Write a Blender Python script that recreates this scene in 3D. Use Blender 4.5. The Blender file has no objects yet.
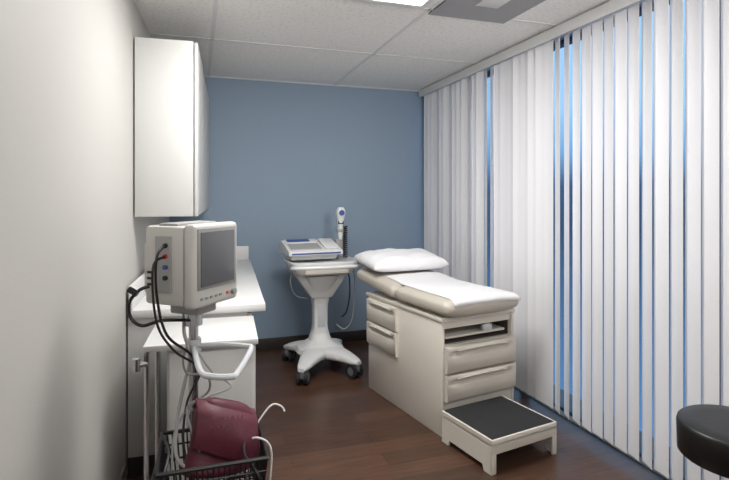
import bpy, bmesh, math, random
from mathutils import Vector, Matrix
random.seed(4)
V=Vector
S=bpy.context.scene
try:
    S.view_settings.view_transform='Standard'
except Exception: pass

def lin(c):
    o=[]
    for x in c:
        x=x/255.0
        o.append(x/12.92 if x<=0.04045 else ((x+0.055)/1.055)**2.4)
    return tuple(o)+(1,)

def material(name,col,rough=.5,metal=0.0,var=.04,bump=0.0,scale=30,emit=0,spec=.5,coat=0):
    m=bpy.data.materials.new(name); m.use_nodes=True
    nt=m.node_tree; b=nt.nodes['Principled BSDF']
    tc=nt.nodes.new('ShaderNodeTexCoord')
    n=nt.nodes.new('ShaderNodeTexNoise'); n.inputs['Scale'].default_value=scale; n.inputs['Detail'].default_value=4
    nt.links.new(tc.outputs['Object'],n.inputs['Vector'])
    r=nt.nodes.new('ShaderNodeMixRGB')
    c=lin(col)
    r.inputs[1].default_value=tuple(x*(1-var) for x in c[:3])+(1,)
    r.inputs[2].default_value=tuple(min(1,x*(1+var)) for x in c[:3])+(1,)
    nt.links.new(n.outputs['Fac'],r.inputs[0]); nt.links.new(r.outputs[0],b.inputs['Base Color'])
    b.inputs['Roughness'].default_value=rough; b.inputs['Metallic'].default_value=metal
    b.inputs['Specular IOR Level'].default_value=spec
    b.inputs['Coat Weight'].default_value=coat
    if bump:
        bp=nt.nodes.new('ShaderNodeBump'); bp.inputs['Strength'].default_value=bump; bp.inputs['Distance'].default_value=.01
        nt.links.new(n.outputs['Fac'],bp.inputs['Height']); nt.links.new(bp.outputs[0],b.inputs['Normal'])
    if emit:
        b.inputs['Emission Color'].default_value=c; b.inputs['Emission Strength'].default_value=emit
    return m

class B:
    def __init__(s): s.bm=bmesh.new()
    def _mi(s,old,mi):
        if mi:
            for f in s.bm.faces:
                if f not in old: f.material_index=mi
    def box(s,x0,x1,y0,y1,z0,z1,bev=0,seg=2,mi=0,M=None):
        old=set(s.bm.faces) if mi else ()
        mat=Matrix.Translation(((x0+x1)/2,(y0+y1)/2,(z0+z1)/2))@Matrix.Diagonal((abs(x1-x0),abs(y1-y0),abs(z1-z0),1))
        r=bmesh.ops.create_cube(s.bm,size=1,matrix=mat); vs=r['verts']
        if M is not None: bmesh.ops.transform(s.bm,matrix=M,verts=vs)
        if bev:
            es=set(e for v in vs for e in v.link_edges)
            bmesh.ops.bevel(s.bm,geom=list(es)+list(vs),offset=bev,segments=seg,profile=.5,affect='EDGES')
        s._mi(old,mi); return s
    def loft(s,rings,mi=0,cap=True,closed=True):
        vr=[[s.bm.verts.new(p) for p in r] for r in rings]
        n=len(rings[0]); fs=[]
        for a,b in zip(vr[:-1],vr[1:]):
            for i in range(n if closed else n-1):
                j=(i+1)%n
                fs.append(s.bm.faces.new((a[i],a[j],b[j],b[i])))
        if cap and closed:
            fs.append(s.bm.faces.new(vr[0][::-1])); fs.append(s.bm.faces.new(vr[-1]))
        for f in fs: f.material_index=mi
        return s
    def cyl(s,p0,p1,r0,r1=None,seg=20,mi=0):
        p0=V(p0);p1=V(p1); r1=r0 if r1 is None else r1
        d=(p1-p0).normalized(); u=d.orthogonal().normalized(); w=d.cross(u)
        R=lambda p,r:[p+u*r*math.cos(2*math.pi*i/seg)+w*r*math.sin(2*math.pi*i/seg) for i in range(seg)]
        return s.loft([R(p0,r0),R(p1,r1)],mi)
    def lathe(s,c,prof,seg=32,mi=0):
        c=V(c)
        return s.loft([[c+V((r*math.cos(2*math.pi*i/seg),r*math.sin(2*math.pi*i/seg),z)) for i in range(seg)] for r,z in prof],mi)
    def tube(s,pts,r,seg=8,sub=6,mi=0,closed=False,smooth=True):
        P=[V(p) for p in pts]; out=[]
        if smooth:
            n=len(P); rng=n if closed else n-1
            for i in range(rng):
                g=(lambda k:P[k%n]) if closed else (lambda k:P[max(0,min(n-1,k))])
                a,b,c,d=g(i-1),g(i),g(i+1),g(i+2)
                for k in range(sub):
                    t=k/sub
                    out.append(.5*((2*b)+(c-a)*t+(2*a-5*b+4*c-d)*t*t+(3*b-a-3*c+d)*t**3))
            out.append(P[0] if closed else P[-1])
        else: out=P
        rings=[];u=None
        for i,p in enumerate(out):
            d=(out[min(i+1,len(out)-1)]-out[max(i-1,0)])
            d=d.normalized() if d.length>1e-9 else V((0,0,1))
            if u is None: u=d.orthogonal().normalized()
            else:
                u=u-d*u.dot(d)
                u=u.normalized() if u.length>1e-6 else d.orthogonal().normalized()
            w=d.cross(u)
            rings.append([p+u*r*math.cos(2*math.pi*k/seg)+w*r*math.sin(2*math.pi*k/seg) for k in range(seg)])
        return s.loft(rings,mi)
    def prism(s,pts,off,mi=0,bev=0):
        a=[V(p) for p in pts]; off=V(off)
        n0=len(s.bm.verts)
        s.loft([a,[p+off for p in a]],mi)
        if bev:
            s.bm.verts.ensure_lookup_table()
            vs=s.bm.verts[n0:]
            es=set(e for v in vs for e in v.link_edges)
            bmesh.ops.bevel(s.bm,geom=list(es)+list(vs),offset=bev,segments=2,profile=.5,affect='EDGES')
        return s
    def done(s,name,mats,parent=None,label=None,loc=None,rot=None,kind=None,sharp=.6):
        bm=s.bm
        bmesh.ops.recalc_face_normals(bm,faces=bm.faces)
        for f in bm.faces: f.smooth=True
        for e in bm.edges:
            if len(e.link_faces)==2 and e.calc_face_angle(0)>sharp: e.smooth=False
        me=bpy.data.meshes.new(name); bm.to_mesh(me); bm.free()
        if not isinstance(mats,(list,tuple)): mats=[mats]
        for m in mats: me.materials.append(m)
        o=bpy.data.objects.new(name,me); S.collection.objects.link(o)
        if parent: o.parent=parent
        if loc: o.location=loc
        if rot: o.rotation_euler=rot
        if label: o['label']=label
        if kind: o['kind']=kind
        return o

def thing(name,label,cat,loc,rz=0,group=None,rot=None):
    o=bpy.data.objects.new(name,None); S.collection.objects.link(o)
    o.empty_display_size=.1
    o.location=loc; o.rotation_euler=rot if rot else (0,0,math.radians(rz))
    o['label']=label; o['category']=cat
    if group:o['group']=group
    return o
def ring(c,u,v,a,b,n=4,seg=40):
    c=V(c);u=V(u);v=V(v);o=[]
    for i in range(seg):
        t=2*math.pi*i/seg;ct=math.cos(t);st=math.sin(t)
        o.append(c+u*a*math.copysign(abs(ct)**(2/n),ct)+v*b*math.copysign(abs(st)**(2/n),st))
    return o

# ---------- materials
M_wallwhite=material('off_white_paint',(176,174,170),.6,var=.02,bump=.05,scale=120)
M_blue=material('blue_paint',(134,152,170),.65,var=.02,bump=.05,scale=120)
M_trimwhite=material('white_trim',(214,214,213),.5,var=.02)
M_cab=material('white_laminate',(196,196,194),.35,var=.015)
M_gap=material('shadow_gap',(90,88,84),.7)
M_top=material('white_worktop',(208,208,207),.3,var=.02,scale=80)
M_darkbase=material('dark_vinyl_base',(52,46,44),.45)
M_lightbase=material('grey_vinyl_base',(140,134,126),.5)
M_slat=material('vinyl_slat',(232,232,236),.4,var=.01,scale=200)
M_frame=material('bronze_window_frame',(66,76,92),.4,metal=0)
M_tab=material('cream_enamel',(210,205,195),.38,var=.015)
M_tabdraw=material('cream_drawer_plastic',(203,197,186),.42,var=.02)
M_vinyl=material('taupe_vinyl',(182,176,165),.42,var=.03,bump=.05,scale=60)
M_paper=material('exam_paper',(220,220,222),.75,var=.01,bump=.05,scale=18)
M_pillow=material('white_pillow_cover',(226,226,229),.7,var=.02,bump=.35,scale=12)
M_black=material('black_rubber',(36,36,38),.6,bump=.3,scale=300)
M_tread=material('dark_ribbed_tread',(42,42,44),.8,bump=.4,scale=220,spec=.3)
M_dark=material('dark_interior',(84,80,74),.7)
M_chrome=material('chrome',(200,200,202),.2,metal=1)
M_ivory=material('light_grey_case',(190,189,184),.4,var=.02)
M_ivory2=material('grey_plastic',(150,150,149),.45,var=.02)
M_med=material('white_medical_plastic',(217,217,217),.35,var=.015)
M_bluep=material('blue_plastic',(52,78,140),.35)
M_screen=material('dark_screen_glass',(86,88,92),.18,var=.05,spec=.6)
M_bezel=material('bezel_grey',(136,136,136),.4)
M_maroon=material('maroon_nylon',(88,32,47),.55,var=.08,bump=.1,scale=90)
M_maroon2=material('maroon_print',(118,62,76),.6)
M_stool=material('black_upholstery',(16,16,18),.4,bump=.08,scale=60)
M_red=material('red_plastic',(190,40,40),.4)
M_cable=material('black_cable',(18,18,20),.45)
M_whitecable=material('white_cable',(205,205,205),.5)
M_lightgrey=material('light_grey_plastic',(188,191,194),.4)
M_caster=material('caster_grey',(104,106,110),.4)
M_vent=material('vent_grey',(152,152,154),.6,var=.08,scale=300)

def wood():
    m=bpy.data.materials.new('dark_wood_planks');m.use_nodes=True;nt=m.node_tree;b=nt.nodes['Principled BSDF']
    tc=nt.nodes.new('ShaderNodeTexCoord')
    mp=nt.nodes.new('ShaderNodeMapping'); nt.links.new(tc.outputs['Object'],mp.inputs['Vector'])
    br=nt.nodes.new('ShaderNodeTexBrick'); nt.links.new(mp.outputs[0],br.inputs['Vector'])
    br.inputs['Scale'].default_value=1; br.inputs['Brick Width'].default_value=.95; br.inputs['Row Height'].default_value=.13
    br.inputs['Mortar Size'].default_value=.0012
    br.inputs['Color1'].default_value=lin((97,69,54)); br.inputs['Color2'].default_value=lin((74,52,41)); br.inputs['Mortar'].default_value=lin((40,28,22))
    mp2=nt.nodes.new('ShaderNodeMapping'); mp2.inputs['Scale'].default_value=(2,26,1); nt.links.new(tc.outputs['Object'],mp2.inputs['Vector'])
    n=nt.nodes.new('ShaderNodeTexNoise'); n.inputs['Scale'].default_value=2.2;n.inputs['Detail'].default_value=8; nt.links.new(mp2.outputs[0],n.inputs['Vector'])
    mx=nt.nodes.new('ShaderNodeMixRGB'); mx.blend_type='MULTIPLY'; mx.inputs[0].default_value=.7
    cr=nt.nodes.new('ShaderNodeValToRGB'); cr.color_ramp.elements[0].position=.32;cr.color_ramp.elements[0].color=(.42,.40,.38,1);cr.color_ramp.elements[1].position=.68
    nt.links.new(n.outputs['Fac'],cr.inputs[0]); nt.links.new(br.outputs['Color'],mx.inputs[1]); nt.links.new(cr.outputs[0],mx.inputs[2])
    nt.links.new(mx.outputs[0],b.inputs['Base Color'])
    b.inputs['Roughness'].default_value=.3; b.inputs['Specular IOR Level'].default_value=.48
    bp=nt.nodes.new('ShaderNodeBump'); bp.inputs['Strength'].default_value=.1; bp.inputs['Distance'].default_value=.003
    nt.links.new(n.outputs['Fac'],bp.inputs['Height']); nt.links.new(bp.outputs[0],b.inputs['Normal'])
    return m
M_floor=wood()
def ceilmat():
    m=bpy.data.materials.new('speckled_mineral_tile');m.use_nodes=True;nt=m.node_tree;b=nt.nodes['Principled BSDF']
    tc=nt.nodes.new('ShaderNodeTexCoord')
    n=nt.nodes.new('ShaderNodeTexNoise'); n.inputs['Scale'].default_value=48;n.inputs['Detail'].default_value=6;n.inputs['Roughness'].default_value=.7
    nt.links.new(tc.outputs['Object'],n.inputs['Vector'])
    cr=nt.nodes.new('ShaderNodeValToRGB'); cr.color_ramp.elements[0].position=.34;cr.color_ramp.elements[0].color=lin((218,216,213));cr.color_ramp.elements[1].position=.5;cr.color_ramp.elements[1].color=lin((237,236,233))
    nt.links.new(n.outputs['Fac'],cr.inputs[0]); nt.links.new(cr.outputs[0],b.inputs['Base Color'])
    b.inputs['Roughness'].default_value=.9
    bp=nt.nodes.new('ShaderNodeBump'); bp.inputs['Strength'].default_value=.12; bp.inputs['Distance'].default_value=.002
    nt.links.new(n.outputs['Fac'],bp.inputs['Height']); nt.links.new(bp.outputs[0],b.inputs['Normal'])
    return m
M_ceil=ceilmat()
M_grid=material('ceiling_grid_white',(218,218,217),.5)
M_emit=material('light_diffuser',(255,252,245),.5,emit=6.0)
def glass():
    m=bpy.data.materials.new('window_glass');m.use_nodes=True;nt=m.node_tree
    for n in list(nt.nodes):
        if n.type!='OUTPUT_MATERIAL': nt.nodes.remove(n)
    out=[n for n in nt.nodes][0]
    t=nt.nodes.new('ShaderNodeBsdfTransparent'); t.inputs[0].default_value=(.85,.90,.95,1)
    g=nt.nodes.new('ShaderNodeBsdfGlossy'); g.inputs['Roughness'].default_value=.02
    f=nt.nodes.new('ShaderNodeFresnel'); f.inputs[0].default_value=1.15
    mx=nt.nodes.new('ShaderNodeMixShader'); nt.links.new(f.outputs[0],mx.inputs[0]); nt.links.new(t.outputs[0],mx.inputs[1]); nt.links.new(g.outputs[0],mx.inputs[2])
    nt.links.new(mx.outputs[0],out.inputs[0]); return m
M_glass=glass()

# ---------- room shell
XR=2.20; YB=4.68; YF=-1.3; H=2.44
wl=lambda y:-.32+.0568*(y-2.95)
T=.1
B().prism([(wl(YF)-.2,YF-.1,-.1),(XR+.3,YF-.1,-.1),(XR+.3,YB+.1,-.1),(wl(YB)-.2,YB+.1,-.1)],(0,0,.1)).done('floor',M_floor,kind='structure')
B().prism([(wl(YF),YF,0),(wl(YB),YB,0),(wl(YB)-T,YB,0),(wl(YF)-T,YF,0)],(0,0,H)).done('wall_left',M_wallwhite,kind='structure')
B().box(wl(YB)-T,XR+.12,YB,YB+T,0,H).done('wall_back',M_blue,kind='structure')
B().box(wl(YF)-T,XR+.12,YF-T,YF,0,H).done('wall_front',M_wallwhite,kind='structure')
b=B()
W0,W1=.2,4.62
b.box(XR,XR+.12,YF,W0,0,H).box(XR,XR+.12,W1,YB,0,H).box(XR,XR+.12,W0,W1,0,.01).box(XR,XR+.12,W0,W1,2.40,H)
b.done('wall_right',M_wallwhite,kind='structure')
b=B()
for k in range(4):
    y=W0+(W1-W0)*k/3
    b.box(XR+.04,XR+.09,y-.025,y+.025,.01,2.40)
b.box(XR+.04,XR+.09,W0,W1,.01,.03).box(XR+.04,XR+.09,W0,W1,2.37,2.40)
b.box(XR+.062,XR+.066,W0,W1,.02,2.38,mi=1)
b.done('window_1',[M_frame,M_glass],kind='structure')
b=B(); b.prism([(wl(YF)-.1,YF-.1,H),(XR+.12,YF-.1,H),(XR+.12,YB+.1,H),(wl(YB)-.1,YB+.1,H)],(0,0,.08))
b.done('ceiling',M_ceil,kind='structure')
b=B()
for x in (.10,1.24): b.box(x-.011,x+.011,YF,YB,H-.003,H)
for y in (3.55,2.60,1.965,1.0,.0,-.97): b.box(wl(y)+.01,XR,y-.011,y+.011,H-.003,H)
b.box(.1,XR,YB-.018,YB,H-.006,H); b.box(XR-.018,XR,YF,YB,H-.006,H)
b.box(wl(YB),.1,YB-.018,YB,H-.006,H)
b.done('trim_1',M_grid,kind='structure')
B().box(wl(YB)+.6,XR,YB-.012,YB,0,.10,bev=.003).done('baseboard_back',M_darkbase,kind='structure')
B().prism([(wl(YF),YF,0),(wl(2.70),2.70,0),(wl(2.70)+.012,2.70,0),(wl(YF)+.012,YF,0)],(0,0,.10)).done('baseboard_left',M_lightbase,kind='structure')

# ceiling light, plus added fill lights behind the camera
def troffer(x0,x1,y0,y1):
    t=thing('ceiling_light','recessed fluorescent ceiling light with flat white diffuser','ceiling light',((x0+x1)/2,(y0+y1)/2,H-.02),group='recessed ceiling lights')
    w=(x1-x0)/2;h=(y1-y0)/2
    B().box(-w,w,-h,-h+.03,0.008,.02).box(-w,w,h-.03,h,0.008,.02).box(-w,-w+.03,-h+.03,h-.03,0.008,.02).box(w-.03,w,-h+.03,h-.03,0.008,.02).done('frame',M_grid,t)
    B().box(-w+.03,w-.03,-h+.03,h-.03,.010,.018).done('diffuser',M_emit,t)
    l=bpy.data.lights.new('troffer_lamp','AREA'); l.shape='RECTANGLE'; l.size=2*w-.08; l.size_y=2*h-.08; l.color=(1,.985,.97)
    o=bpy.data.objects.new('lamp',l); S.collection.objects.link(o); o.parent=t; o.location=(0,0,.004)
    return l
troffer(.12,1.19,1.97,2.57).energy=37
troffer(.12,1.19,-.4,.18).energy=8  # unseen second troffer behind the camera, added as room fill
t=thing('fill_uplight','added white bowl fill light out of view, brightening the ceiling','fill light',(.95,YF,1.75))  # made-up bowl and spot behind the camera, added to lift the ceiling
B().lathe((0,.16,0),[(.03,-.06),(.09,-.03),(.15,.03),(.16,.06),(.15,.06),(.08,-.015),(.02,-.03)],32).cyl((0,0,0),(0,.1,-.02),.03).done('fill_bowl',M_trimwhite,t)
l=bpy.data.lights.new('fill_spot','SPOT'); l.energy=340; l.spot_size=math.radians(115); l.spot_blend=1; l.shadow_soft_size=.12; l.color=(1,.985,.97)
o=bpy.data.objects.new('lamp',l); S.collection.objects.link(o); o.parent=t; o.location=(0,.16,.14); o.rotation_euler=(math.radians(180-60),0,math.radians(-13))
# vent
t=thing('air_vent','grey perforated ceiling air return panel','air vent',(1.51,2.40,H-.006))
w,h=.25,.26
B().box(-w,w,-h,h,.0,.006).done('perforated_panel',M_vent,t)
b=B(); b.box(-w,w,-h,-h+.012,-.001,.006).box(-w,w,h-.012,h,-.001,.006).box(-w,-w+.012,-h,h,-.001,.006).box(w-.012,w,-h,h,-.001,.006)
b.done('frame',M_ivory2,t)
B().box(-.07,.07,-.10,.05,-.004,.0,bev=.002).done('access_plate',M_trimwhite,t)

# ---------- vertical blinds
t=thing('vertical_blind','full-height white vinyl vertical blind over the window','window blind',(XR-.075,2.4,0))
y0,y1=.35,4.62
B().box(-.03,.03,y0-2.4,y1-2.4,2.375,2.425,bev=.004).box(-.04,-.032,y0-2.4,y1-2.4,2.365,2.43).box(.03,.07,y0-2.4,y1-2.4,2.40,2.42).done('headrail',M_trimwhite,t)
slw=.089
def slatmesh():
    b=B(); n=6; outer=[];inner=[]
    for i in range(n+1):
        q=i/n*2-1; x=.003*(1-q*q)
        outer.append((x,q*slw/2)); inner.append((x-.0012,q*slw/2))
    sec=outer+inner[::-1]
    b.loft([[V((x,y,z)) for x,y in sec] for z in (.058,2.372)])
    return b.done('blind_slat',M_slat,t)
base=slatmesh(); first=True
y=y0+.05
def view_ang(y): return math.degrees(math.atan2(2.12,y))
i=0
while y<y1-.03:
    va=view_ang(y)
    px=364.5+510*math.tan(math.radians(va-18.23))
    a=random.uniform(-6,6)-4
    if px>580: a=(9,15,5,17,10,3,13,6)[i%8]+random.uniform(-1.5,1.5)
    if 497<px<556: a=(-9,-3,-11,2,-6)[i%5]
    if 556<px<567: a=va-18
    if 567<=px<=580: a=14
    if 484<px<497: a=va-12
    if px<484: a=(-10,-6,va-16,-12,-5,va-15,-9)[i%7]
    if first: o=base; first=False
    else:
        o=base.copy(); S.collection.objects.link(o); o.parent=t
    o.location=(0,y-2.4,random.uniform(-.002,.002)); o.rotation_euler=(0,0,-math.radians(a))
    y+=.0825; i+=1

# ---------- left cabinetry
RZ=-3.25
a=(math.sin(math.radians(3.25)),math.cos(math.radians(3.25)))
for k in range(2):
    off=k*.85
    t=thing('wall_cabinet','white laminate wall cabinet with two flat doors above the counter','cabinet',(-.316+a[0]*off,2.95+a[1]*off,1.284),RZ,group='white wall cabinets')
    B().box(.004,.30,0,.849,0,.955,bev=.0015).done('body',M_cab,t)
    for j in range(2):
        B().box(.305,.323,.005+j*.425,.419+j*.425,.0,.95,bev=.003).done('door',M_cab,t)
for k in range(2):
    off=k*.955
    t=thing('base_cabinet','white laminate base cabinet with doors under the counter','cabinet',(-.327+a[0]*off,2.76+a[1]*off,0),RZ,group='white base cabinets')
    b=B().box(.004,.58,0,.954,.10,.79,bev=.0015).box(.004,.52,0.0,.954,0,.10,mi=1); b.done('body',[M_cab,M_darkbase],t)
    for j in range(2):
        B().box(.583,.603,.004+j*.477,.473+j*.477,.115,.615,bev=.002).done('door',M_cab,t)
        B().box(.583,.603,.004+j*.477,.473+j*.477,.625,.78,bev=.002).done('drawer',M_cab,t)
t=thing('worktop','white laminate worktop with low backsplash along the walls','counter',(-.330,2.745,.79),RZ)
B().box(.012,.675,0,1.92,.0,.04,bev=.004).done('counter_slab',M_top,t)
B().box(.012,.03,0,1.90,.04,.16,bev=.003).box(.03,.66,1.88,1.90,.04,.16,bev=.003).done('backsplash',M_top,t)

t=thing('side_table','white-topped utility cabinet with chrome tube frame next to the counter','side table',(-.19,2.27,0),RZ)
B().box(-.02,.445,0,.44,.752,.778,bev=.005).done('tabletop',M_top,t)
B().box(.07,.435,.03,.42,.05,.751,bev=.004).done('body',M_cab,t)
B().box(.08,.425,.012,.028,.07,.735,bev=.003).done('door',M_cab,t)
b=B()
for y in (.03,.40):
    b.tube([(-.01,y,.0),(-.01,y,.70),(-.01,y,.75)],.011,smooth=False)
b.tube([(-.01,.03,.12),(-.01,.40,.12)],.009,smooth=False).tube([(.03,.03,.0),(.03,.03,.75)],.007,smooth=False)
b.tube([(-.01,.03,.70),(-.04,.01,.70)],.012,smooth=False)
b.cyl((-.045,.0,.68),(-.045,.0,.73),.016)
b.done('leg_frame',M_chrome,t)
for x in (.10,.40):
    for y in (.07,.38): B().cyl((x,y,0),(x,y,.05),.015).done('foot',M_black,t)

# ---------- monitor stand
t=thing('monitor_stand','rolling patient monitor stand with wire basket and trailing cables','medical monitor',(-.01,1.866,0))
b=B().cyl((0,0,.12),(0,0,1.0),.016).cyl((0,0,.60),(0,0,.66),.024).cyl((0,0,.95),(0,0,1.0),.03); b.done('pole',M_chrome,t)
b=B(); b.lathe((0,0,0),[(.04,.08),(.05,.09),(.05,.12),(.03,.16)],20)
pts=[]
for k in range(5):
    an=2*math.pi*k/5+.3; d=V((math.cos(an),math.sin(an),0)); u=V((-d.y,d.x,0))
    b.loft([ring(d*r+V((0,0,z)),u,(0,0,1),w,hh,4,16) for r,z,w,hh in((.03,.105,.025,.018),(.14,.095,.02,.014),(.23,.085,.016,.01))]); pts.append(d*.22)
b.done('base',M_ivory2,t)
def caster(parent,x,y,r=.03,top=.085,ang=0):
    u=V((math.cos(ang),math.sin(ang),0))
    c=V((x,y,r)); b=B(); b.cyl((x,y,r*1.2),(x,y,top),r*.3)
    b.box(-r*.9,r*.9,-r*.35,r*.35,r*.9,r*2.15,bev=r*.25,M=Matrix.Translation((x,y,0))@Matrix.Rotation(ang,4,'Z'))
    o=b.done('caster',M_caster,parent)
    n=V((-u.y,u.x,0)); b=B()
    for q in(-1,1):
        cc=c+n*q*r*.5; b.cyl(cc-n*r*.22,cc+n*r*.22,r,seg=24)
        b.cyl(cc-n*r*.26,cc+n*r*.26,r*.55,seg=20,mi=1)
    b.done('wheel',[M_black,M_caster],o)
for p in pts: caster(t,p.x,p.y,.028,.08,random.uniform(0,3))
PH=math.radians(50); w2=.118
b=B()
b.box(-w2,w2,-.10,-.055,1.03,1.305,bev=.014,seg=3)
b.box(-w2+.003,w2-.003,-.057,.105,1.037,1.298,bev=.012,seg=2)
b.box(-.10,.10,.10,.125,1.07,1.24,bev=.008)
mon=b.done('monitor',M_ivory,t,rot=(0,0,PH))
b=B().box(-.100,.100,-.104,-.099,1.090,1.29,bev=.002); b.done('bezel',M_bezel,mon)
B().box(-.088,.088,-.1065,-.103,1.10,1.278,bev=.0015).done('screen',M_screen,mon)
for k in range(5): B().box(-.085+k*.024,-.072+k*.024,-.1025,-.099,1.056,1.064,bev=.001).done('button',M_bezel,mon)
B().cyl((.085,-.099,1.06),(.085,-.112,1.06),.010).done('knob',M_ivory2,mon)
B().box(.05,.060,-.103,-.099,1.055,1.065,bev=.001).done('alarm_button',M_red,mon)
b=B()
b.box(-w2-.004,-w2+.004,-.01,.055,1.08,1.265,bev=.002,mi=3)
for z,m in((1.235,0),(1.200,1),(1.165,2),(1.130,0)):
    b.cyl((-w2-.003,.008,z),(-w2-.012,.008,z),.008,mi=m)
for z in (1.10,1.12,1.14): b.box(-w2-.0,-w2+.006,.068,.092,z,z+.008,mi=0)
b.done('connector_port',[M_black,M_red,M_bluep,M_ivory2],mon)
B().box(-.10,.10,-.02,.06,1.296,1.306,bev=.004).done('carry_handle',M_ivory2,mon)
B().box(-.05,.05,-.06,.06,.995,1.037,bev=.008).done('mount_bracket',M_ivory2,mon)
b=B(); b.tube([(0,-.01,.88),(.10,-.03,.88),(.17,-.07,.88),(.185,-.11,.88),(.125,-.33,.88),(.105,-.36,.88),(.05,-.34,.88),(.02,-.28,.88),(.0,-.02,.88)],.009,sub=6); b.cyl((0,0,.86),(0,0,.90),.026)
b.done('push_handle',M_lightgrey,t)
b=B()
bx0,bx1,by0,by1=-.10,.215,-.30,-.03
for z,g,r in((.60,0,.007),(.56,.004,.0035),(.515,.009,.0035),(.47,.014,.0035),(.43,.02,.004)):
    b.tube([(bx0+g,by0+g,z),(bx1-g,by0+g,z),(bx1-g,by1-g,z),(bx0+g,by1-g,z),(bx0+g,by0+g,z)],r,seg=6,smooth=False)
n=20
for k in range(n+1):
    x=bx0+(bx1-bx0)*k/n; x2=bx0+.02+(bx1-bx0-.04)*k/n
    b.tube([(x,by0,.60),(x2,by0+.02,.43),(x2,by1-.02,.43),(x,by1,.60)],.0028,seg=5,smooth=False)
for k in range(13):
    y=by0+(by1-by0)*k/12; y2=by0+.02+(by1-by0-.04)*k/12
    b.tube([(bx0,y,.60),(bx0+.02,y2,.43),(bx1-.02,y2,.43),(bx1,y,.60)],.0028,seg=5,smooth=False)
b.tube([(0,0,.60),(0,by1,.60)],.006,smooth=False)
b.done('wire_basket',M_cable,t)
def cable(nm,pts,r,m,lab): B().tube(pts,r,seg=8,sub=8).done(nm,m,t,label=lab)
R=Matrix.Rotation(PH,3,'Z')
side=lambda y,z:tuple(R@V((-w2-.012,y,z)))
p=side(.008,1.235);q=V(p)
cable('cable',[p,(q.x-.02,q.y-.04,1.20),(q.x-.02,q.y-.03,1.08),(q.x+.01,q.y-.02,.95),(.0,-.05,.85),(.01,-.06,.74),(.02,-.12,.62),(.03,-.14,.52)],.0045,M_cable,'black monitor cable')
p=side(.008,1.20);q=V(p)
cable('cable',[p,(q.x-.03,q.y-.05,1.17),(q.x-.02,q.y-.04,1.0),(q.x+.03,q.y-.02,.90),(.02,-.03,.80),(-.02,-.04,.70),(-.03,-.12,.60),(.0,-.2,.50)],.004,M_cable,'black monitor cable')
p=side(.07,1.10);q=V(p)
cable('power_cord',[p,(q.x-.03,q.y-.01,1.09),(q.x-.06,q.y+.0,1.05),(q.x-.055,q.y,1.0),(q.x-.02,q.y-.01,.975),(q.x+.04,q.y,.985),(.0,-.02,.97)],.0055,M_cable,'thick black looped cord')
B().cyl((q.x-.035,q.y-.01,1.078),(q.x-.062,q.y,1.095),.010).done('plug',M_cable,t)
cable('blood_pressure_hose',[(-.03,.02,1.0),(-.03,-.02,.93),(-.01,-.04,.85),(-.03,-.05,.76),(-.05,-.08,.66),(-.05,-.16,.58),(0,-.2,.54)],.006,M_ivory2,'grey blood pressure hose')
cable('cable',[(.02,.02,.84),(.06,-.06,.80),(.12,-.10,.76),(.05,-.12,.74),(-.02,-.10,.70),(.02,-.2,.60)],.004,M_ivory2,'grey sensor cable')
cable('cable',[(.02,.02,.90),(-.03,-.04,.86),(-.02,-.05,.80),(.04,-.05,.79),(.05,-.04,.73),(-.02,-.05,.68),(-.06,-.12,.62),(-.06,-.2,.5)],.004,M_bezel,'dark grey sensor cable')
cable('cable',[(.16,-.12,.56),(.22,-.10,.64),(.26,-.08,.67),(.29,-.09,.665),(.30,-.10,.65)],.0032,M_whitecable,'white sensor cable')
cable('cable',[(.14,-.16,.58),(.19,-.2,.62),(.235,-.21,.59),(.235,-.22,.50),(.22,-.22,.42)],.0035,M_whitecable,'white sensor cable')
cable('cable',[(.10,-.2,.50),(.15,-.32,.56),(.10,-.33,.50),(.0,-.32,.44),(-.02,-.3,.40)],.0035,M_cable,'black sensor cable')
cable('cable',[(.14,-.06,.52),(.19,-.08,.61),(.17,-.16,.64),(.15,-.24,.60),(.18,-.31,.57),(.20,-.32,.50),(.12,-.32,.43)],.0045,M_cable,'black sensor cable')
cable('cable',[(-.06,-.06,.52),(-.09,-.12,.63),(-.07,-.22,.62),(-.08,-.31,.58),(-.05,-.325,.50),(.03,-.32,.47)],.0045,M_cable,'black sensor cable')

# maroon cuff
t2=thing('blood_pressure_cuff','maroon nylon blood pressure cuff slouched in the wire basket','blood pressure cuff',(.05,1.705,.50),0,rot=(math.radians(-12),math.radians(10),math.radians(12)))
def wr(x,z): return .004*math.sin(x*30+z*26)+.004*math.sin(z*40+x*14)
rings=[]; NR=40
for k in range(NR+1):
    z=k/NR
    e=math.sqrt(max(0,1-max(0,(z-.72)/.28)**2)) if z>.72 else (math.sqrt(max(0,1-((.12-z)/.12)**2)) if z<.12 else 1)
    a_=.120*(1-.14*z)*(.40+.60*e); b_=.066*(1-.25*z)*(.25+.75*e)
    rg=ring((.03*math.sin(z*3),-.03*z*z,z*.245),(1,0,0),(0,1,0),a_,b_,2.5,96)
    for i_,p_ in enumerate(rg):
        th=i_/96*2*math.pi
        top=max(0,z-.3)
        p_ += V((.005*math.sin(th*2+z*8),wr(p_.x,z*.25)*.8,(-.060*max(0,(p_.x/.125+1)/2)**2)*top))
    rings.append(rg)
B().loft(rings).done('cuff_body',M_maroon,t2,sharp=1.5)
b=B(); rws=[]
for i in range(41):
    x=-.092+.205*i/40; r_=[]
    for k in range(30):
        q=k/29
        z=.238-.045*max(0,(x/.125+1)/2)**2-q*(.150+.012*math.sin(x*22+1))
        y=-.080-.012*math.sin(q*3.1)+4.0*max(0,abs(x-.01)-.03)**2+wr(x,z)
        if q<.3: y+=(.3-q)**2*.45
        r_.append(V((x,y,z)))
    rws.append(r_)
b.loft(rws,cap=False,closed=False)
o=b.done('cuff_flap',M_maroon,t2,sharp=1.5)
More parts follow.
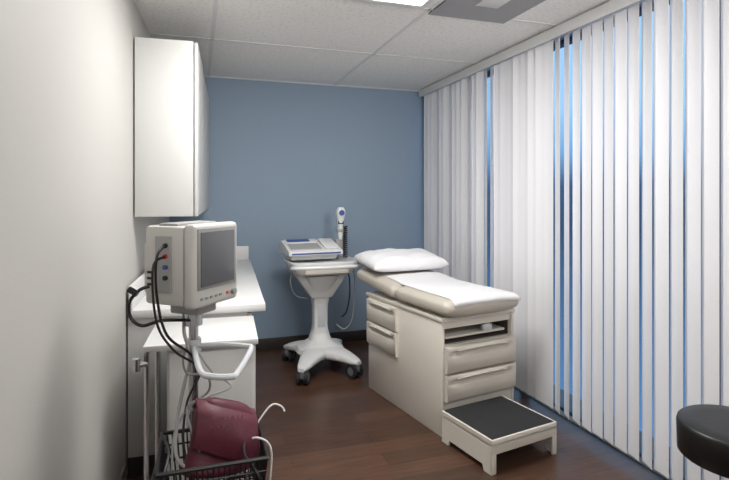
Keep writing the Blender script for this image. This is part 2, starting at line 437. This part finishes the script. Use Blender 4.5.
md=o.modifiers.new('thick','SOLIDIFY'); md.thickness=.006
b=B()
yy=lambda X,Z:-.094+4.0*max(0,abs(X-.01)-.03)**2+wr(X,Z)-.003
for r_,(z,n_) in enumerate(((.180,7),(.155,5))):
    for c_ in range(n_):
        x=-.055+c_*.016
        b.tube([(x,yy(x,z),z),(x+.004,yy(x+.004,z+.012),z+.012),(x+.009,yy(x+.009,z+.002),z+.002)],.0014,seg=5,smooth=False)
b.done('printed_marking',M_maroon2,t2)

# ---------- ECG cart
t=thing('ecg_cart','white rolling medical cart with splayed base and tray top','medical cart',(.95,4.05,0),0)
b=B()
b.loft([ring((0,0,z),(1,0,0),(0,1,0),w,w*.9,3,40) for z,w in((.10,.15),(.15,.195),(.180,.18),(.205,.13),(.235,.09),(.31,.066))])
cs=[(-.20,-.33),(.20,-.31),(-.21,.23),(.21,.23)]
for x,y in cs:
    d=V((x,y,0)); u=V((-y,x,0)).normalized()
    b.loft([ring(d*r+V((0,0,z)),u,(0,0,1),w,hh,3,24) for r,z,w,hh in((.1,.150,.11,.05),(.35,.152,.105,.046),(.55,.148,.085,.042),(.75,.142,.068,.036),(.9,.134,.056,.030),(1.02,.127,.046,.024),(1.13,.12,.026,.014))])
b.done('base',M_med,t)
for x,y in cs: caster(t,x,y,.056,.115,random.uniform(.8,2.2))
b=B(); b.loft([ring((0,0,z),(1,0,0),(0,1,0),w,w*1.0,4,32) for z,w in((.26,.068),(.36,.058),(.5,.060),(.6,.075),(.68,.105),(.76,.15))])
b.box(-.03,.03,-.066,-.053,.34,.52,bev=.003,mi=1)
b.done('column',[M_med,M_lightgrey],t)
B().prism([(-.22,-.085,.815),(.22,-.085,.815),(.208,-.085,.76),(.165,-.085,.70),(.12,-.085,.64),(.085,-.085,.58),(-.085,-.085,.58),(-.12,-.085,.64),(-.165,-.085,.70),(-.208,-.085,.76)],(0,.17,0),bev=.012).done('support_bracket',M_med,t)
b=B()
b.loft([ring((0,-.02,z),(1,0,0),(0,1,0),w,w*.85,5,56) for z,w in((.775,.20),(.785,.235),(.825,.262),(.872,.275),(.882,.272),(.882,.257),(.862,.25))])
b.done('tray',M_med,t)
B().box(-.245,.245,-.215,.175,.862,.866,bev=.001).done('tray_mat',M_lightgrey,t)
B().tube([(-.24,-.20,.835),(-.275,-.27,.85),(-.21,-.32,.855),(0,-.335,.855),(.21,-.32,.855),(.275,-.27,.85),(.24,-.20,.835)],.014).done('handle',M_med,t)
B().box(-.17,.17,-.252,-.225,.795,.845,bev=.006).done('drawer',M_tab,t)
b=B(); b.tube([(.22,.0,.84),(.25,-.08,.82),(.27,-.10,.70),(.265,-.09,.50),(.25,-.06,.36),(.20,-.02,.30),(.14,0,.34)],.006); b.done('cable',M_ivory2,t,label='grey power cable')
B().tube([(.20,.05,.82),(.235,-.03,.76),(.24,-.05,.6),(.22,-.03,.45),(.18,-.02,.4)],.006).done('cable',M_cable,t,label='black power cable')
b=B(); b.tube([(-.22,-.1,.84),(-.26,-.12,.74),(-.22,-.10,.62),(-.12,-.07,.58)],.004); b.done('cable',M_ivory2,t)
e=thing('ecg_machine','white electrocardiograph with keyboard and blue display on a cart','medical device',(.885,4.10,.883),4)
b=B().box(-.19,.19,-.11,.12,.0,.05,bev=.01)
b.prism([(-.22,-.18,.045),(-.22,.15,.045),(-.22,.16,.135),(-.22,.10,.145),(-.22,-.18,.075)],(.44,0,0),bev=.009)
b.done('body',M_med,e)
Mx=Matrix.Translation((0,-.04,.112))@Matrix.Rotation(math.radians(14),4,'X')
b=B(); b.box(-.20,.06,-.11,.03,.0,.005,bev=.002,M=Mx); b.done('keyboard_panel',M_lightgrey,e)
b=B()
for r_ in range(5):
    for c_ in range(12):
        b.box(-.192+c_*.0205,-.178+c_*.0205,-.104+r_*.026,-.086+r_*.026,.005,.008,M=Mx)
b.done('key',M_ivory2,e)['kind']='stuff'
b=B().box(-.20,.06,.045,.13,.0,.010,bev=.003,M=Mx); b.done('display_housing',M_med,e)
b=B().box(-.19,.0,.055,.12,.0095,.0125,bev=.001,M=Mx); b.done('display',M_bluep,e)
B().box(.08,.20,-.11,.12,.0,.014,bev=.006,M=Mx).done('printer_cover',M_med,e)
B().box(-.20,.20,-.1835,-.179,.052,.064,bev=.001).done('front_stripe',M_bluep,e)
s_=thing('paper_sheet','loose white printed sheet lying on the cart tray','paper',(1.06,3.90,.8668),-8)
B().box(-.10,.10,-.055,.035,0,.0015).done('sheet',M_paper,s_)
h=thing('handheld_scanner','white and blue handheld probe in a holder with coiled black cord','medical device',(1.15,4.16,.8665),0)
b=B().cyl((0,0,0),(0,0,.012),.035).cyl((0,0,.01),(0,0,.25),.012).box(-.03,.03,-.035,.02,.22,.25,bev=.006).box(-.035,.05,-.01,.02,.06,.16,bev=.006); b.done('holder',M_ivory2,h)
b=B(); b.loft([ring((0,-.015+yy_,z),(1,0,0),(0,1,0),w,w*.9,3,20) for z,w,yy_ in((.16,.012,0),(.20,.020,0),(.28,.022,0),(.34,.030,-.01),(.38,.038,-.015),(.41,.034,-.015),(.43,.02,-.015))]); b.done('probe_body',M_med,h)
B().cyl((0,-.045,.385),(0,-.075,.385),.026,.022).done('lens',M_bluep,h)
B().box(-.024,.024,-.040,-.030,.29,.33,bev=.003).done('trigger',M_cable,h)
pts=[]
for k in range(100):
    an=k*.9; z=.27-k*.0026
    pts.append((.04+.017*math.cos(an),-.03+.017*math.sin(an),z))
B().tube(pts,.0055,seg=6,smooth=False).done('coiled_cord',M_cable,h)

# ---------- exam table
RT=10
t=thing('exam_table','cream medical examination table with taupe vinyl top and drawers','examination table',(1.342,2.652,0),RT)
BW=.56; BL=.88
b=B()
b.box(0,.022,0,BL,.0,.67,bev=.005).box(BW-.022,BW,0,BL,.0,.67,bev=.005).box(.022,BW-.022,BL-.02,BL,.0,.67)
b.box(.022,BW-.022,.004,BL-.02,.0,.205).box(.022,BW-.022,.006,BL-.02,.205,.525)
b.box(-.008,BW+.004,-.012,BL+.03,.665,.69,bev=.006)
b.box(.022,BW-.022,.012,.02,.62,.665)
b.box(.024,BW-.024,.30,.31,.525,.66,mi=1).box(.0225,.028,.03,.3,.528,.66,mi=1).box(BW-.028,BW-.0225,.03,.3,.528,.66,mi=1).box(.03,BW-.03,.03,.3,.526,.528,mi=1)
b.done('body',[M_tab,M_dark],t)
def moulded(X0,X1,z0,z1,m,M):
    pr=[(-.004,z0),(-.026,z0),(-.032,z0+.006),(-.034,z1-.066),(-.030,z1-.056),(-.016,z1-.050),(-.011,z1-.040),(-.014,z1-.030),(-.034,z1-.022),(-.040,z1-.012),(-.034,z1),(-.004,z1)]
    fl=[(-.004,z0),(-.026,z0),(-.032,z0+.006),(-.034,z1-.066),(-.034,z1-.056),(-.034,z1-.050),(-.034,z1-.040),(-.034,z1-.030),(-.034,z1-.022),(-.034,z1-.012),(-.032,z1),(-.004,z1)]
    L=X1-X0; rr=[]
    for x,w in ((X0,0),(X0+.06*L,0),(X0+.10*L,.35),(X0+.16*L,.85),(X0+.22*L,1),(X1-.22*L,1),(X1-.16*L,.85),(X1-.10*L,.35),(X1-.06*L,0),(X1,0)):
        rr.append([M@V((x,f[0]*(1-w)+p_[0]*w,f[1]*(1-w)+p_[1]*w)) for f,p_ in zip(fl,pr)])
    o=B().loft(rr).done('drawer',m,t,sharp=.9)
    b=B(); b.loft([[M@p for p in ring((x,-.037+.004*abs((x-X0)/L-.5)**2*8,z1-.016-.006*((x-X0)/L-.5)**2*8),(0,1,0),(0,0,1),.008,.006,2.5,14)] for x in [X0+.14*L+.72*L*i/16 for i in range(17)]]); b.done('handle',m,o)
I=Matrix.Identity(4)
moulded(.016,BW-.016,.370,.520,M_tabdraw,I); moulded(.016,BW-.016,.208,.358,M_tabdraw,I)
SD=Matrix.Translation((.010,0,0))@Matrix.Rotation(math.radians(-90),4,'Z')
moulded(-.865,-.47,.335,.490,M_tab,SD); moulded(-.865,-.47,.500,.655,M_tab,SD)
B().box(.05,BW-.05,.03,.28,.553,.567,bev=.003).done('leg_extension',M_tab,t)
b=B().tube([(.36,.03,.60),(.36,.25,.60)],.008,smooth=False)
b.box(.33,.40,.02,.05,.568,.610,bev=.006); b.done('stirrup',M_lightgrey,t)
CX=BW/2-.014
def zc(y): return .748+max(0,y-.5)*.10
HZ=.060; AW=.288; NN=3.4; RF=.05
def cush(y0,y1,name):
    rr=[]; N=34
    for k in range(N+1):
        q=k/N; y=y0+(y1-y0)*q
        e=min(q,1-q)*(y1-y0)
        f=1 if e>RF else math.sqrt(max(0,1-((RF-e)/RF)**2))
        rr.append(ring((CX,y,zc(y)),(1,0,0),(0,0,1),AW-.03*(1-f),HZ*(.4+.6*f),NN,64))
    return B().loft(rr).done(name,M_vinyl,t,sharp=1.2)
cush(-.07,.50,'seat_cushion'); cush(.505,1.05,'backrest_cushion')
# step
b=B(); SX0,SX1,SY0=-.022,.440,-.440
b.box(SX0,SX1,SY0,-.03,.138,.158,bev=.004)
b.box(SX0,SX1,SY0,SY0+.013,.098,.173,bev=.004)
for x in (SX0,SX1-.013):
    b.prism([(x,SY0+.002,0),(x,SY0+.06,0),(x,SY0+.07,.03),(x,-.10,.03),(x,-.09,0),(x,-.03,0),(x,-.03,.173),(x,SY0+.002,.173)],(.013,0,0))
for s0,s1 in ((SX0,1),(SX1,-1)):
    b.box(min(s0,s0+s1*.032),max(s0,s0+s1*.032),SY0,SY0+.013,0,.11,bev=.003)
st=b.done('step',M_tab,t)
b=B().box(SX0+.011,SX1-.011,SY0+.011,-.03,.158,.1745,bev=.002); b.done('tread',M_tread,st)

pp=thing('table_paper','smooth white exam paper laid over the cushion','paper cover',(1.342,2.652,0),RT)
def ctop(x,y):
    q=abs((x-CX)/(AW+.004)); e=y+.07
    f=1 if e>RF else math.sqrt(max(0,1-((RF-e)/RF)**2))
    hz=HZ*(.4+.6*f)
    return zc(y)+hz*max(0,1-min(1,q)**NN)**(1/NN)
rows=[]
for j in range(60):
    s_=j/59; y=-.066+.786*s_
    row=[]
    for i in range(48):
        xa=.035+.02*s_; x=xa+(.545-xa)*i/47
        z=ctop(x,y)+.003+.0005*math.sin(y*22+x*9)+.0004*math.sin(x*40+y*8)
        row.append(V((x,y,z)))
    rows.append(row)
rows=[[V((p.x,-.0745,p.z-.022)) for p in rows[0]]]+rows
o=B().loft(rows,cap=False,closed=False).done('paper',M_paper,pp,sharp=3)
m=o.modifiers.new('t','SOLIDIFY'); m.thickness=.0012; m.offset=1

pc=V((1.342,2.652,0))+Matrix.Rotation(math.radians(RT),3,'Z')@V((.29,.90,0))
pl=thing('pillow','soft white pillow in a crinkled cover on the exam table','pillow',(pc.x,pc.y,.897),rot=(math.radians(6),0,math.radians(RT-4)))
b=B(); N=36; top=[];bot=[]
for j in range(N+1):
    v=j/N*2-1; rt=[];rb=[]
    for i in range(N+1):
        u=i/N*2-1
        x=.31*u*(1+.015*abs(u)**4*abs(v)**4); y=.20*v
        th=((1-abs(u)**5)*(1-abs(v)**5)); th=max(0,th)**.5
        zt=.070*th*(1+.07*math.sin(u*7+v*3)+.05*math.sin(v*9-u*4)+.03*math.sin(u*19+v*13)); zb=-.042*th
        rt.append(V((x,y,zt+.002*(1 if 0<i<N and 0<j<N else 0)))); rb.append(V((x,y,zb)))
    top.append(rt);bot.append(rb)
b.loft(top,cap=False,closed=False); b.loft(bot,cap=False,closed=False)
bmesh.ops.remove_doubles(b.bm,verts=b.bm.verts,dist=.0004)
b.done('pillow_body',M_pillow,pl,sharp=3)

# ---------- stool
t=thing('stool','round black upholstered stool with chrome base beside the blinds','stool',(1.755,1.255,0))
B().lathe((0,0,0),[(.10,.50),(.172,.50),(.178,.505),(.180,.60),(.177,.611),(.170,.616),(.12,.618),(.03,.619)],64).done('seat',M_stool,t,sharp=1.2)
B().cyl((0,0,.11),(0,0,.33),.028).cyl((0,0,.33),(0,0,.50),.018).lathe((0,0,0),[(.10,.49),(.10,.50)],24).done('post',M_chrome,t)
b=B(); cp=[]
for k in range(5):
    an=2*math.pi*k/5; d=V((math.cos(an),math.sin(an),0)); u=V((-d.y,d.x,0))
    b.loft([ring(d*r+V((0,0,z)),u,(0,0,1),w,hh,4,16) for r,z,w,hh in((.0,.12,.028,.02),(.12,.105,.022,.016),(.25,.085,.016,.01))]); cp.append(d*.24)
b.done('base',M_chrome,t)
for p in cp: caster(t,p.x,p.y,.026,.08,random.uniform(0,3))

# ---------- world: dusk sky
w=bpy.data.worlds.new('dusk'); S.world=w; w.use_nodes=True; nt=w.node_tree
bg=nt.nodes['Background']
tc=nt.nodes.new('ShaderNodeTexCoord'); sp=nt.nodes.new('ShaderNodeSeparateXYZ'); cr=nt.nodes.new('ShaderNodeValToRGB')
mr=nt.nodes.new('ShaderNodeMapRange'); mr.inputs['From Min'].default_value=-1; mr.inputs['From Max'].default_value=1
nt.links.new(tc.outputs['Generated'],sp.inputs[0]); nt.links.new(sp.outputs['Z'],mr.inputs['Value']); nt.links.new(mr.outputs[0],cr.inputs[0]); nt.links.new(cr.outputs[0],bg.inputs[0])
E=cr.color_ramp.elements; E[0].position=.30;E[0].color=lin((92,135,180)); E[1].position=.58;E[1].color=lin((165,205,235))
x=E.new(.47); x.color=lin((56,76,100))
x=E.new(.51); x.color=lin((62,86,116))
x=E.new(.54); x.color=lin((122,168,208))
bg.inputs[1].default_value=1.4

# ---------- camera
c=bpy.data.cameras.new('camera'); co=bpy.data.objects.new('camera',c); S.collection.objects.link(co); S.camera=co
co.location=(0,0,1.40); co.rotation_euler=(math.radians(90),0,math.radians(-18.23))
c.sensor_width=36; c.lens=510/729*36; c.shift_y=-45/729; c.clip_start=.05
